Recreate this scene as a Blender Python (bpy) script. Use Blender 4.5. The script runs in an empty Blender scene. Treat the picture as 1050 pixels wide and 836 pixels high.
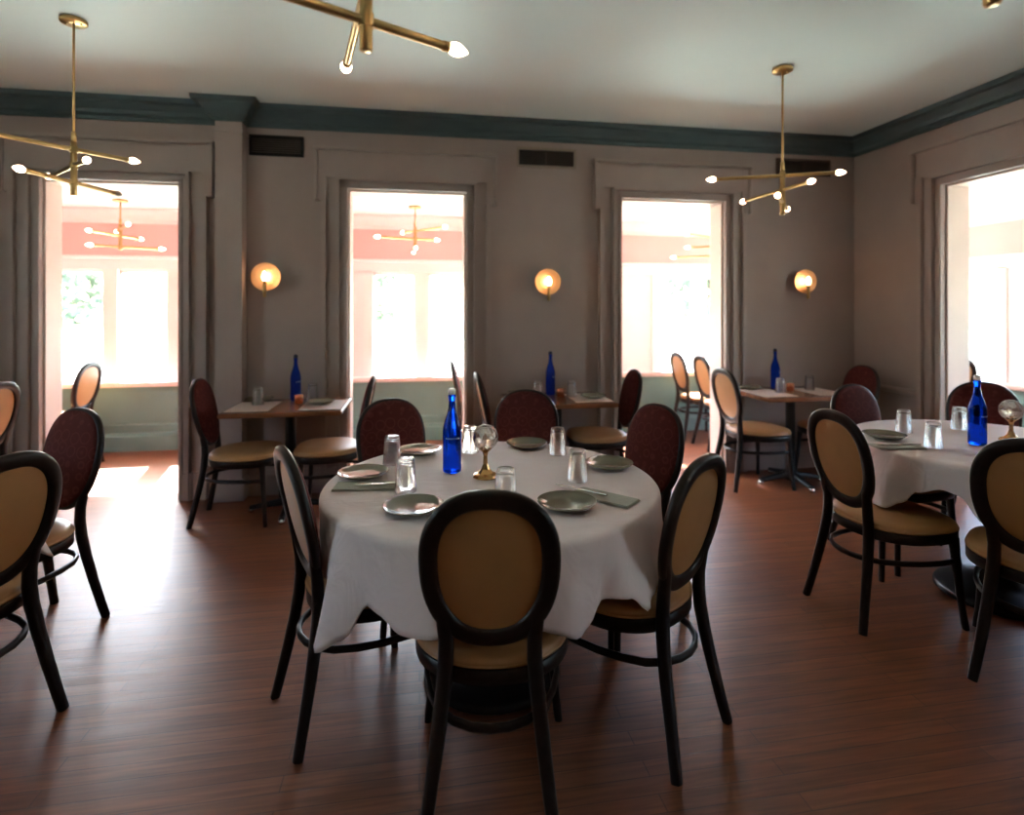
import bpy, bmesh, math, random
from math import sin, cos, pi, radians, sqrt
from mathutils import Vector, Matrix
random.seed(7)
S = bpy.context.scene
COL = S.collection

# ------------------------------------------------------------------ materials
def new_mat(name):
    m = bpy.data.materials.new(name); m.use_nodes = True
    nt = m.node_tree; b = nt.nodes['Principled BSDF']
    return m, nt, b
def simple(name, col, rough=.5, metal=0., noise=0.0, nscale=20., bump=0., spec=.5, coat=0., trans=0., ior=1.45):
    m, nt, b = new_mat(name)
    b.inputs['Base Color'].default_value = (*col, 1)
    b.inputs['Roughness'].default_value = rough
    b.inputs['Metallic'].default_value = metal
    b.inputs['Specular IOR Level'].default_value = spec
    b.inputs['Coat Weight'].default_value = coat
    b.inputs['Transmission Weight'].default_value = trans
    b.inputs['IOR'].default_value = ior
    if noise or bump:
        tc = nt.nodes.new('ShaderNodeTexCoord')
        n = nt.nodes.new('ShaderNodeTexNoise'); n.inputs['Scale'].default_value = nscale; n.inputs['Detail'].default_value = 4
        nt.links.new(tc.outputs['Object'], n.inputs['Vector'])
        if noise:
            r = nt.nodes.new('ShaderNodeValToRGB')
            r.color_ramp.elements[0].position = .3; r.color_ramp.elements[1].position = .7
            r.color_ramp.elements[0].color = (*[c*(1-noise) for c in col], 1)
            r.color_ramp.elements[1].color = (*[min(1, c*(1+noise)) for c in col], 1)
            nt.links.new(n.outputs['Fac'], r.inputs['Fac']); nt.links.new(r.outputs['Color'], b.inputs['Base Color'])
        if bump:
            bp = nt.nodes.new('ShaderNodeBump'); bp.inputs['Strength'].default_value = bump; bp.inputs['Distance'].default_value = .01
            nt.links.new(n.outputs['Fac'], bp.inputs['Height']); nt.links.new(bp.outputs['Normal'], b.inputs['Normal'])
    return m
def emit(name, col, strength):
    m = bpy.data.materials.new(name); m.use_nodes = True
    nt = m.node_tree; nt.nodes.clear()
    o = nt.nodes.new('ShaderNodeOutputMaterial'); e = nt.nodes.new('ShaderNodeEmission')
    e.inputs['Color'].default_value = (*col, 1); e.inputs['Strength'].default_value = strength
    nt.links.new(e.outputs[0], o.inputs[0]); return m

M = {}
M['wall'] = simple('taupe_paint', (.37, .295, .270), .6, noise=.05, nscale=3, bump=.03)
M['trim'] = simple('taupe_gloss_paint', (.38, .305, .28), .42, noise=.04, nscale=5)
M['jamb'] = simple('pale_jamb_paint', (.70, .58, .52), .5, noise=.03, nscale=4)
M['teal'] = simple('teal_cornice_paint', (.06, .092, .102), .5, noise=.06, nscale=4)
M['pink'] = simple('salmon_wall_paint', (.78, .44, .42), .6, noise=.03, nscale=3)
M['cream'] = simple('cream_trim_paint', (.82, .78, .77), .5, noise=.02, nscale=3)
M['sage'] = simple('sage_wainscot_paint', (.125, .24, .225), .5, noise=.05, nscale=4)
M['pceil'] = simple('porch_ceiling_paint', (.82, .73, .71), .6, noise=.02, nscale=3)
M['white'] = simple('white_window_paint', (.82, .80, .77), .45, noise=.02, nscale=4)
M['black_metal'] = simple('black_iron', (.012, .012, .013), .38, metal=.2, noise=.2, nscale=30)
M['brass'] = simple('aged_brass', (.55, .37, .16), .3, metal=1., noise=.08, nscale=25)
M['dish'] = simple('satin_brass_dish', (.72, .44, .24), .5, metal=.85, noise=.05, nscale=25)
M['gold'] = simple('antique_gold', (.62, .36, .15), .25, metal=1., noise=.1, nscale=25)
M['copper'] = simple('copper_votive', (.72, .30, .16), .25, metal=.85, noise=.12, nscale=60)
M['steel'] = simple('bright_steel', (.75, .74, .72), .2, metal=1., noise=.03)
M['vent'] = simple('dark_vent', (.075, .045, .036), .5, noise=.1)
M['ventin'] = simple('vent_shade_black', (.006, .005, .005), .8, noise=.1)
M['ventframe'] = simple('vent_frame_paint', (.30, .235, .195), .5, noise=.05)
M['darkwood'] = simple('espresso_wood', (.011, .0065, .005), .38, noise=.3, nscale=35, spec=.4)
M['vinyl'] = simple('tan_vinyl', (.42, .215, .085), .42, noise=.06, nscale=8, bump=.04)
M['plate'] = simple('sage_stoneware_glaze', (.21, .21, .155), .10, noise=.06, nscale=10, coat=.6)
M['napkin'] = simple('pale_grey_napkin', (.42, .42, .36), .85, noise=.05, nscale=60, bump=.1)
M['placemat'] = simple('paper_placemat', (.54, .44, .40), .55, noise=.03, nscale=12)
M['crystal'] = simple('crystal_facets', (1., .93, .86), .03, trans=.85, ior=1.6)
M['stopper'] = simple('white_glint_and_wax', (.85, .84, .82), .25, noise=.03)  # white carries the highlight on the bottle tops; also the votive wax
M['darkcap'] = simple('navy_bottle_cap', (.012, .016, .05), .3, noise=.1)
M['labelink'] = simple('pale_label_ink', (.35, .5, .85), .5, noise=.05)
M['bulb'] = emit('warm_bulb', (1, .70, .44), 6)
M['bulb_off'] = simple('frosted_dead_bulb', (.5, .42, .33), .3, noise=.05)
M['pbulb'] = emit('porch_bulb', (1, .82, .62), 4)
M['sbulb'] = emit('sconce_bulb', (1, .58, .30), 12)
M['leaf'] = simple('tree_leaf', (.11, .14, .09), .7, noise=.4, nscale=2)
M['bark'] = simple('tree_bark', (.10, .07, .05), .9, noise=.3, nscale=6)
M['lawn'] = simple('lawn_grass', (.42, .46, .36), .9, noise=.25, nscale=1.5)
M['outer'] = simple('outside_siding', (.6, .58, .55), .7, noise=.05)

def mk_cloth():
    m, nt, b = new_mat('white_linen')
    b.inputs['Base Color'].default_value = (.80, .70, .70, 1); b.inputs['Roughness'].default_value = .75
    b.inputs['Sheen Weight'].default_value = .2
    tc = nt.nodes.new('ShaderNodeTexCoord')
    w = nt.nodes.new('ShaderNodeTexNoise'); w.inputs['Scale'].default_value = 5; w.inputs['Detail'].default_value = 3; w.inputs['Distortion'].default_value = 1.2
    mp = nt.nodes.new('ShaderNodeMapping'); mp.inputs['Scale'].default_value = (1, 2.2, 1)
    bp = nt.nodes.new('ShaderNodeBump'); bp.inputs['Strength'].default_value = .45; bp.inputs['Distance'].default_value = .02
    nt.links.new(tc.outputs['Object'], mp.inputs[0]); nt.links.new(mp.outputs[0], w.inputs['Vector'])
    # pressed fold lines crossing the linen
    sep = nt.nodes.new('ShaderNodeSeparateXYZ'); nt.links.new(tc.outputs['Object'], sep.inputs[0])
    prev = w.outputs['Fac']
    for ax, pos in (('X', .02), ('Y', -.19), ('Y', .23)):
        a = nt.nodes.new('ShaderNodeMath'); a.operation = 'SUBTRACT'; a.inputs[1].default_value = pos
        c = nt.nodes.new('ShaderNodeMath'); c.operation = 'ABSOLUTE'
        d = nt.nodes.new('ShaderNodeMapRange'); d.inputs[1].default_value = 0; d.inputs[2].default_value = .010; d.inputs[3].default_value = .09; d.inputs[4].default_value = 0
        e = nt.nodes.new('ShaderNodeMath'); e.operation = 'ADD'
        nt.links.new(sep.outputs[ax], a.inputs[0]); nt.links.new(a.outputs[0], c.inputs[0]); nt.links.new(c.outputs[0], d.inputs[0])
        nt.links.new(d.outputs[0], e.inputs[0]); nt.links.new(prev, e.inputs[1]); prev = e.outputs[0]
    nt.links.new(prev, bp.inputs['Height']); nt.links.new(bp.outputs['Normal'], b.inputs['Normal'])
    return m
M['cloth'] = mk_cloth()

def mk_maroon():
    m, nt, b = new_mat('maroon_ring_fabric')
    tc = nt.nodes.new('ShaderNodeTexCoord')
    v = nt.nodes.new('ShaderNodeTexVoronoi'); v.inputs['Scale'].default_value = 17; v.inputs['Randomness'].default_value = .3
    s = nt.nodes.new('ShaderNodeMath'); s.operation = 'MULTIPLY'; s.inputs[1].default_value = 17
    s2 = nt.nodes.new('ShaderNodeMath'); s2.operation = 'SINE'
    r = nt.nodes.new('ShaderNodeValToRGB')
    r.color_ramp.elements[0].position = .55; r.color_ramp.elements[1].position = .95
    r.color_ramp.elements[0].color = (.078, .014, .013, 1); r.color_ramp.elements[1].color = (.110, .027, .022, 1)
    nt.links.new(tc.outputs['Object'], v.inputs['Vector']); nt.links.new(v.outputs['Distance'], s.inputs[0])
    nt.links.new(s.outputs[0], s2.inputs[0]); nt.links.new(s2.outputs[0], r.inputs['Fac'])
    nt.links.new(r.outputs['Color'], b.inputs['Base Color'])
    b.inputs['Roughness'].default_value = .85; b.inputs['Specular IOR Level'].default_value = .2
    return m
M['maroon'] = mk_maroon()

def mk_floor():
    m, nt, b = new_mat('oak_plank_floor')
    tc = nt.nodes.new('ShaderNodeTexCoord')
    br = nt.nodes.new('ShaderNodeTexBrick')
    br.inputs['Scale'].default_value = 1.0; br.inputs['Brick Width'].default_value = 1.1; br.inputs['Row Height'].default_value = .062
    br.inputs['Mortar Size'].default_value = .0016; br.inputs['Mortar Smooth'].default_value = .3; br.offset = .37; br.squash = 1
    br.inputs['Color1'].default_value = (.235, .080, .034, 1); br.inputs['Color2'].default_value = (.175, .058, .025, 1)
    br.inputs['Mortar'].default_value = (.07, .027, .015, 1)
    nt.links.new(tc.outputs['Object'], br.inputs['Vector'])
    mp = nt.nodes.new('ShaderNodeMapping'); mp.inputs['Scale'].default_value = (1.6, 26, 1)
    n = nt.nodes.new('ShaderNodeTexNoise'); n.inputs['Scale'].default_value = 2.5; n.inputs['Detail'].default_value = 6; n.inputs['Distortion'].default_value = .6
    nt.links.new(tc.outputs['Object'], mp.inputs[0]); nt.links.new(mp.outputs[0], n.inputs['Vector'])
    r = nt.nodes.new('ShaderNodeValToRGB')
    r.color_ramp.elements[0].position = .3; r.color_ramp.elements[1].position = .7
    r.color_ramp.elements[0].color = (.55, .55, .55, 1); r.color_ramp.elements[1].color = (1.2, 1.2, 1.2, 1)
    nt.links.new(n.outputs['Fac'], r.inputs['Fac'])
    mx = nt.nodes.new('ShaderNodeMixRGB'); mx.blend_type = 'MULTIPLY'; mx.inputs['Fac'].default_value = .8
    nt.links.new(br.outputs['Color'], mx.inputs[1]); nt.links.new(r.outputs['Color'], mx.inputs[2])
    nt.links.new(mx.outputs[0], b.inputs['Base Color'])
    b.inputs['Specular IOR Level'].default_value = .42
    rr = nt.nodes.new('ShaderNodeMapRange'); rr.inputs[3].default_value = .29; rr.inputs[4].default_value = .46
    nt.links.new(n.outputs['Fac'], rr.inputs[0]); nt.links.new(rr.outputs[0], b.inputs['Roughness'])
    # gentle waviness of the old boards
    n2 = nt.nodes.new('ShaderNodeTexNoise'); n2.inputs['Scale'].default_value = 1; n2.inputs['Detail'].default_value = 2
    mp2 = nt.nodes.new('ShaderNodeMapping'); mp2.inputs['Scale'].default_value = (2, 12, 1)
    nt.links.new(tc.outputs['Object'], mp2.inputs[0]); nt.links.new(mp2.outputs[0], n2.inputs['Vector'])
    ad = nt.nodes.new('ShaderNodeMath'); ad.operation = 'ADD'
    ms = nt.nodes.new('ShaderNodeMath'); ms.operation = 'MULTIPLY'; ms.inputs[1].default_value = -.35
    nt.links.new(br.outputs['Fac'], ms.inputs[0]); nt.links.new(ms.outputs[0], ad.inputs[0]); nt.links.new(n2.outputs['Fac'], ad.inputs[1])
    bp = nt.nodes.new('ShaderNodeBump'); bp.inputs['Strength'].default_value = .25; bp.inputs['Distance'].default_value = .006
    nt.links.new(ad.outputs[0], bp.inputs['Height']); nt.links.new(bp.outputs['Normal'], b.inputs['Normal'])
    return m
M['floor'] = mk_floor()

def mk_tablewood():
    m, nt, b = new_mat('cherry_table_wood')
    tc = nt.nodes.new('ShaderNodeTexCoord')
    mp = nt.nodes.new('ShaderNodeMapping'); mp.inputs['Scale'].default_value = (3, 30, 3)
    n = nt.nodes.new('ShaderNodeTexNoise'); n.inputs['Scale'].default_value = 2; n.inputs['Detail'].default_value = 5
    r = nt.nodes.new('ShaderNodeValToRGB')
    r.color_ramp.elements[0].color = (.13, .045, .02, 1); r.color_ramp.elements[1].color = (.27, .105, .045, 1)
    r.color_ramp.elements[0].position = .3; r.color_ramp.elements[1].position = .7
    nt.links.new(tc.outputs['Object'], mp.inputs[0]); nt.links.new(mp.outputs[0], n.inputs['Vector'])
    nt.links.new(n.outputs['Fac'], r.inputs['Fac']); nt.links.new(r.outputs['Color'], b.inputs['Base Color'])
    b.inputs['Roughness'].default_value = .25
    return m
M['tablewood'] = mk_tablewood()

def mk_pane():
    m = bpy.data.materials.new('window_pane_glass'); m.use_nodes = True
    nt = m.node_tree; nt.nodes.clear()
    o = nt.nodes.new('ShaderNodeOutputMaterial'); t = nt.nodes.new('ShaderNodeBsdfTransparent'); g = nt.nodes.new('ShaderNodeBsdfGlossy')
    g.inputs['Roughness'].default_value = .02; t.inputs['Color'].default_value = (.96, .98, .97, 1)
    f = nt.nodes.new('ShaderNodeFresnel'); f.inputs['IOR'].default_value = 1.3
    mx = nt.nodes.new('ShaderNodeMixShader')
    ge = nt.nodes.new('ShaderNodeNewGeometry'); iv = nt.nodes.new('ShaderNodeMath'); iv.operation = 'SUBTRACT'; iv.inputs[0].default_value = 1
    ml = nt.nodes.new('ShaderNodeMath'); ml.operation = 'MULTIPLY'
    nt.links.new(ge.outputs['Backfacing'], iv.inputs[1]); nt.links.new(f.outputs[0], ml.inputs[0]); nt.links.new(iv.outputs[0], ml.inputs[1])
    nt.links.new(ml.outputs[0], mx.inputs[0]); nt.links.new(t.outputs[0], mx.inputs[1]); nt.links.new(g.outputs[0], mx.inputs[2])
    nt.links.new(mx.outputs[0], o.inputs[0]); return m
M['pane'] = mk_pane()
def thin_glass(name, tint, ior, rough=.02):
    m = bpy.data.materials.new(name); m.use_nodes = True
    nt = m.node_tree; nt.nodes.clear()
    o = nt.nodes.new('ShaderNodeOutputMaterial'); t = nt.nodes.new('ShaderNodeBsdfTransparent'); g = nt.nodes.new('ShaderNodeBsdfGlossy')
    g.inputs['Roughness'].default_value = rough; t.inputs['Color'].default_value = (*tint, 1)
    f = nt.nodes.new('ShaderNodeLayerWeight'); f.inputs['Blend'].default_value = .5
    p = nt.nodes.new('ShaderNodeMath'); p.operation = 'POWER'; p.inputs[1].default_value = 3.
    q = nt.nodes.new('ShaderNodeMath'); q.operation = 'MULTIPLY_ADD'; q.inputs[1].default_value = .75; q.inputs[2].default_value = ior
    mx = nt.nodes.new('ShaderNodeMixShader')
    nt.links.new(f.outputs['Facing'], p.inputs[0]); nt.links.new(p.outputs[0], q.inputs[0])
    nt.links.new(q.outputs[0], mx.inputs[0]); nt.links.new(t.outputs[0], mx.inputs[1]); nt.links.new(g.outputs[0], mx.inputs[2])
    nt.links.new(mx.outputs[0], o.inputs[0]); return m
def blend_glass(name, tint, refl, gcol, ior, fac):
    m = thin_glass(name, tint, refl); nt = m.node_tree
    o = [n for n in nt.nodes if n.type == 'OUTPUT_MATERIAL'][0]; src = o.inputs[0].links[0].from_socket
    g = nt.nodes.new('ShaderNodeBsdfGlass'); g.inputs['IOR'].default_value = ior; g.inputs['Roughness'].default_value = 0; g.inputs['Color'].default_value = (*gcol, 1)
    x = nt.nodes.new('ShaderNodeMixShader'); x.inputs[0].default_value = fac
    nt.links.new(src, x.inputs[1]); nt.links.new(g.outputs[0], x.inputs[2]); nt.links.new(x.outputs[0], o.inputs[0]); return m
M['glass'] = blend_glass('clear_glass', (.975, .98, .975), .07, (1, 1, 1), 1.45, .55)
M['crystal'] = blend_glass('crystal_facets', (.95, .90, .85), .5, (1, .94, .88), 1.55, .35)
M['blue'] = blend_glass('cobalt_glass', (.05, .22, .98), .05, (.05, .26, 1.), 1.34, .75)

def mk_ceiling():
    m, nt, b = new_mat('pale_green_ceiling_plaster')
    tc = nt.nodes.new('ShaderNodeTexCoord')
    n = nt.nodes.new('ShaderNodeTexNoise'); n.inputs['Scale'].default_value = 1.2; n.inputs['Detail'].default_value = 5
    r = nt.nodes.new('ShaderNodeValToRGB')
    r.color_ramp.elements[0].color = (.68, .83, .87, 1); r.color_ramp.elements[1].color = (.73, .86, .89, 1)
    bp = nt.nodes.new('ShaderNodeBump'); bp.inputs['Strength'].default_value = .12; bp.inputs['Distance'].default_value = .03
    nt.links.new(tc.outputs['Object'], n.inputs['Vector']); nt.links.new(n.outputs['Fac'], r.inputs['Fac'])
    nt.links.new(r.outputs['Color'], b.inputs['Base Color']); nt.links.new(n.outputs['Fac'], bp.inputs['Height'])
    nt.links.new(bp.outputs['Normal'], b.inputs['Normal']); b.inputs['Roughness'].default_value = .55
    return m
M['ceiling'] = mk_ceiling()

# ------------------------------------------------------------------ mesh builder
class MB:
    def __init__(s): s.v = []; s.f = []; s.sm = []; s.mi = []; s.m = 0
    def add(s, verts, faces, smooth=False):
        o = len(s.v); s.v += [tuple(p) for p in verts]
        for f in faces:
            s.f.append(tuple(i+o for i in f)); s.sm.append(smooth); s.mi.append(s.m)
    def box(s, x0, x1, y0, y1, z0, z1):
        v = [(x0,y0,z0),(x1,y0,z0),(x1,y1,z0),(x0,y1,z0),(x0,y0,z1),(x1,y0,z1),(x1,y1,z1),(x0,y1,z1)]
        s.add(v, [(0,3,2,1),(4,5,6,7),(0,1,5,4),(1,2,6,5),(2,3,7,6),(3,0,4,7)])
    def bbox(s, x0, x1, y0, y1, z0, z1, r=.004, seg=2):
        bm = bmesh.new(); bmesh.ops.create_cube(bm, size=1)
        for v in bm.verts: v.co = Vector(((x0+x1)/2+v.co.x*(x1-x0), (y0+y1)/2+v.co.y*(y1-y0), (z0+z1)/2+v.co.z*(z1-z0)))
        bmesh.ops.bevel(bm, geom=bm.edges[:], offset=r, segments=seg, affect='EDGES')
        bm.verts.index_update()
        s.add([v.co[:] for v in bm.verts], [[v.index for v in f.verts] for f in bm.faces]); bm.free()
    def lathe(s, prof, n=32, c=(0,0,0), smooth=True, axis=None):
        # prof: (r, h) list; axis: direction the height runs along
        Q = Vector((0,0,1)).rotation_difference(Vector(axis)).to_matrix() if axis else Matrix.Identity(3)
        c = Vector(c); V = []; F = []; ring = []
        for r, h in prof:
            if r < 1e-6:
                ring.append([len(V)]); V.append(c+Q@Vector((0,0,h)))
            else:
                ring.append(list(range(len(V), len(V)+n)))
                for i in range(n):
                    a = 2*pi*i/n; V.append(c+Q@Vector((r*cos(a), r*sin(a), h)))
        for a, b in zip(ring[:-1], ring[1:]):
            if len(a) == 1 and len(b) == 1: continue
            for i in range(n):
                j = (i+1) % n
                if len(a) == 1: F.append((a[0], b[j], b[i]))
                elif len(b) == 1: F.append((a[i], a[j], b[0]))
                else: F.append((a[i], a[j], b[j], b[i]))
        s.add(V, F, smooth)
    def tube(s, pts, rad, n=10, closed=False, flat=None, smooth=True, cap=True, up=(0,0,1)):
        # rad: number, list, or list of (ra, rb) for elliptic/rounded-rect section
        P = [Vector(p) for p in pts]; k = len(P); V = []; F = []
        U0 = Vector(up)
        for i, p in enumerate(P):
            if closed: t = P[(i+1) % k]-P[i-1]
            else: t = P[min(i+1, k-1)]-P[max(i-1, 0)]
            t.normalize()
            u = U0-t*U0.dot(t)
            if u.length < 1e-3: u = Vector((1,0,0))-t*t.x
            u.normalize(); w = t.cross(u)
            r = rad[i] if isinstance(rad, list) else rad
            ra, rb = r if isinstance(r, tuple) else (r, r)
            for j in range(n):
                a = 2*pi*j/n
                ca, sa = cos(a), sin(a)
                if flat:
                    ca = math.copysign(abs(ca)**flat, ca); sa = math.copysign(abs(sa)**flat, sa)
                V.append(p+u*ra*ca+w*rb*sa)
        for i in range(k if closed else k-1):
            a = i*n; b = ((i+1) % k)*n
            for j in range(n):
                jj = (j+1) % n
                F.append((a+j, a+jj, b+jj, b+j))
        s.add(V, F, smooth)
        if cap and not closed:
            s.add([V[j] for j in range(n)], [tuple(range(n-1, -1, -1))]); s.add(V[-n:], [tuple(range(n))])
    def sweep(s, path, prof, z=True):
        # path: xy points, profile (n, z) polygon; n measured to the left of travel, mitred
        k = len(path); P = [Vector((p[0], p[1])) for p in path]; q = len(prof); V = []; F = []
        for i in range(k):
            d0 = (P[i]-P[i-1]).normalized() if i else None
            d1 = (P[i+1]-P[i]).normalized() if i < k-1 else None
            d0 = d0 or d1; d1 = d1 or d0
            n0 = Vector((-d0.y, d0.x)); n1 = Vector((-d1.y, d1.x))
            m = (n0+n1); m = m/(m.dot(n0)) if m.length > 1e-6 else n0
            for (a, h) in prof: V.append((P[i].x+m.x*a, P[i].y+m.y*a, h))
        for i in range(k-1):
            for j in range(q):
                jj = (j+1) % q
                F.append((i*q+j, (i+1)*q+j, (i+1)*q+jj, i*q+jj))
        F.append(tuple(range(q))); F.append(tuple(range((k-1)*q+q-1, (k-1)*q-1, -1)))
        s.add(V, F)
    def xf(s, mat):
        s.v = [tuple(mat @ Vector(p)) for p in s.v]; return s
    def build(s, name, mat, parent=None, fix=True, weld=False):
        me = bpy.data.meshes.new(name); me.from_pydata(s.v, [], s.f)
        me.polygons.foreach_set('use_smooth', s.sm); me.polygons.foreach_set('material_index', s.mi)
        for m_ in (mat if isinstance(mat, (list, tuple)) else [mat]): me.materials.append(M[m_])
        if fix:
            bm = bmesh.new(); bm.from_mesh(me)
            if weld: bmesh.ops.remove_doubles(bm, verts=bm.verts[:], dist=1e-5)
            bmesh.ops.recalc_face_normals(bm, faces=bm.faces[:]); bm.to_mesh(me); bm.free()
        me.update()
        o = bpy.data.objects.new(name, me); COL.objects.link(o)
        if parent: o.parent = parent
        return o

def tag(o, label, cat, group=None, kind=None):
    if label: o['label'] = label
    if cat: o['category'] = cat
    if group: o['group'] = group
    if kind: o['kind'] = kind
    return o
def empty(name, loc=(0,0,0), rz=0):
    o = bpy.data.objects.new(name, None); COL.objects.link(o); o.location = loc; o.rotation_euler = (0,0,rz)
    o.empty_display_size = .05
    return o
def struct(name, mb, mat, parent=None):
    o = mb.build(name, mat, parent)
    if not parent: o['kind'] = 'structure'
    return o
def copy_tree(o, parent=None):
    c = o.copy(); COL.objects.link(c)
    if parent: c.parent = parent
    for ch in [x for x in bpy.data.objects if x.parent == o]: copy_tree(ch, c)
    return c
class Proto:
    """first call hands out the built thing, later calls copies of it"""
    def __init__(s, o): s.o = o; s.used = False
    def put(s, loc, rz, label, group=None, cat=None):
        o = copy_tree(s.o) if s.used else s.o
        s.used = True
        o.location = loc; o.rotation_euler = (0,0,rz); o['label'] = label
        if group: o['group'] = group
        if cat: o['category'] = cat
        return o

# ------------------------------------------------------------------ room shell
BY = 4.56; WT = .18; RX = 3.94; LX = -4.35; FY = -2.0; CH = 2.97; DH = 2.37
PY = 6.20; PX = 5.70; PC = 2.43
DOORS = [(-2.69, -1.77), (-.553, .376), (1.69, 2.635)]
RD = (2.70, 3.65)
RD_ADDED = (-.55, .40)  # doorway out of view, added to bring in side light

m = MB(); m.box(LX-.2, PX+.25, FY-.2, PY+.25, -.15, 0); struct('floor', m, 'floor')
m = MB(); m.box(LX-.18, RX+WT, FY-.18, BY+WT, CH, CH+.15); struct('ceiling', m, 'ceiling')

m = MB()   # back wall: room side taupe, porch side salmon above the chair rail, sage below
xs = [LX] + [v for d in DOORS for v in d] + [RX+WT]
def wallrun_x(m, a, b, z0, z1, y0, y1, mid):
    m.m = 0; m.box(a, b, y0, mid, z0, z1)
    m.m = 1; m.box(a, b, mid, y1, z0, z1)
for i in range(0, len(xs), 2): wallrun_x(m, xs[i], xs[i+1], 0, CH, BY, BY+WT, BY+WT-.02)
for a, b in DOORS: wallrun_x(m, a, b, DH, CH, BY, BY+WT, BY+WT-.02)
struct('wall_back', m, ['wall', 'pink'])
m = MB()
def wallrun_y(m, a, b, z0, z1):
    m.m = 0; m.box(RX, RX+WT-.02, a, b, z0, z1)
    m.m = 1; m.box(RX+WT-.02, RX+WT, a, b, z0, z1)
wallrun_y(m, FY, RD_ADDED[0], 0, CH); wallrun_y(m, RD_ADDED[1], RD[0], 0, CH); wallrun_y(m, RD[1], BY, 0, CH)
wallrun_y(m, RD[0], RD[1], DH, CH); wallrun_y(m, RD_ADDED[0], RD_ADDED[1], DH, CH)
struct('wall_right', m, ['wall', 'pink'])
LW = [(1.3, 1.85)]; FW = []; MZ0, MZ1 = .55, 2.45   # unseen left window, added to brighten the ceiling and near cloths
m = MB(); e = [FY]+[v for a in LW for v in a]+[BY+WT]
for i in range(0, len(e), 2): m.box(LX-.15, LX, e[i], e[i+1], 0, CH)
for a, b in LW: m.box(LX-.15, LX, a, b, 0, MZ0); m.box(LX-.15, LX, a, b, MZ1, CH)
struct('wall_left', m, 'wall')
m = MB(); e = [LX-.15]+[v for a in FW for v in a]+[PX+.15]
for i in range(0, len(e), 2): m.box(e[i], e[i+1], FY-.15, FY, 0, CH)
for a, b in FW: m.box(a, b, FY-.15, FY, 0, MZ0); m.box(a, b, FY-.15, FY, MZ1, CH)
struct('wall_front', m, 'wall')
m = MB(); m.box(LX-1.6, LX-.15, FY-1.6, BY+WT, 2.75, 2.9); m.box(LX-.15, PX+.15, FY-1.6, FY-.15, 2.75, 2.9); struct('sun_block_overhang', m, 'outer')  # unseen overhang, added to keep direct sun off the left window
def added_window(n, a, b, side):  # window outside the view, put in for its light
    r = empty('window_%d' % n); r['kind'] = 'structure'
    if side == 'L': r.location = (LX, (a+b)/2, 0); r.rotation_euler = (0, 0, pi/2)
    else: r.location = ((a+b)/2, FY, 0); r.rotation_euler = (0, 0, pi)
    h = (b-a)/2; f = MB()
    f.bbox(-h-.11, h+.11, -.03, 0, MZ1, MZ1+.12, .004); f.bbox(-h-.13, h+.13, -.06, 0, MZ0-.05, MZ0, .004)
    for sgn in (-1, 1):
        p, q = sorted((sgn*h, sgn*(h+.11))); f.bbox(p, q, -.03, 0, MZ0, MZ1, .004)
        p, q = sorted((sgn*(h-.05), sgn*h)); f.box(p, q, .05, .10, MZ0, MZ1)
    f.box(-h, h, .05, .10, MZ0, MZ0+.05); f.box(-h, h, .05, .10, MZ1-.05, MZ1); f.box(-h, h, .05, .10, 1.47, 1.52)
    f.build('window_frame', 'trim', r)
    g = MB(); g.box(-h+.04, h-.04, .072, .078, MZ0+.04, MZ1-.04); g.build('pane', 'pane', r)
# pilaster between first doorway and second
m = MB(); m.box(-1.49, -1.304, BY-.12, BY, 0, 2.86); m.bbox(-1.51, -1.284, BY-.14, BY, 0, .16, .006)
m.box(-1.50, -1.294, BY-.13, BY, 2.74, 2.76)
struct('trim_1', m, 'trim')
# cornice
CP = [(0,2.82),(.018,2.82),(.022,2.845),(.05,2.86),(.062,2.885),(.095,2.925),(.125,2.935),(.13,2.97),(0,2.97)]
m = MB()
m.sweep([(RX,FY),(RX,BY),(-1.304,BY),(-1.304,BY-.12),(-1.49,BY-.12),(-1.49,BY),(LX,BY),(LX,FY)], CP)
struct('trim_2', m, 'teal')
# baseboards
BP = [(0,0),(.022,0),(.022,.15),(.014,.17),(.010,.19),(0,.19)]
CW = .20
m = MB()
runs = [(RX, DOORS[2][1]+CW), (DOORS[2][0]-CW, DOORS[1][1]+CW), (DOORS[1][0]-CW, -1.284), (-1.51, DOORS[0][1]+CW), (DOORS[0][0]-CW, LX)]
for a, b in runs:
    if a > b: m.sweep([(a,BY),(b,BY)], BP)
struct('baseboard_back', m, 'trim')
m = MB(); m.sweep([(RX,RD[1]+CW),(RX,BY)], BP); m.sweep([(RX,RD_ADDED[1]+CW),(RX,RD[0]-CW)], BP); m.sweep([(RX,FY),(RX,RD_ADDED[0]-CW)], BP)
struct('baseboard_right', m, 'trim')
m = MB(); m.sweep([(LX,BY),(LX,FY)], BP); struct('baseboard_left', m, 'trim')
CR = [(0,.70),(.012,.70),(.014,.725),(.026,.735),(.030,.76),(.02,.775),(0,.775)]
m = MB(); m.sweep([(RX,RD[1]+CW),(RX,BY)], CR); m.sweep([(RX,RD_ADDED[1]+CW),(RX,RD[0]-CW)], CR); struct('trim_3', m, 'trim')

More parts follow.
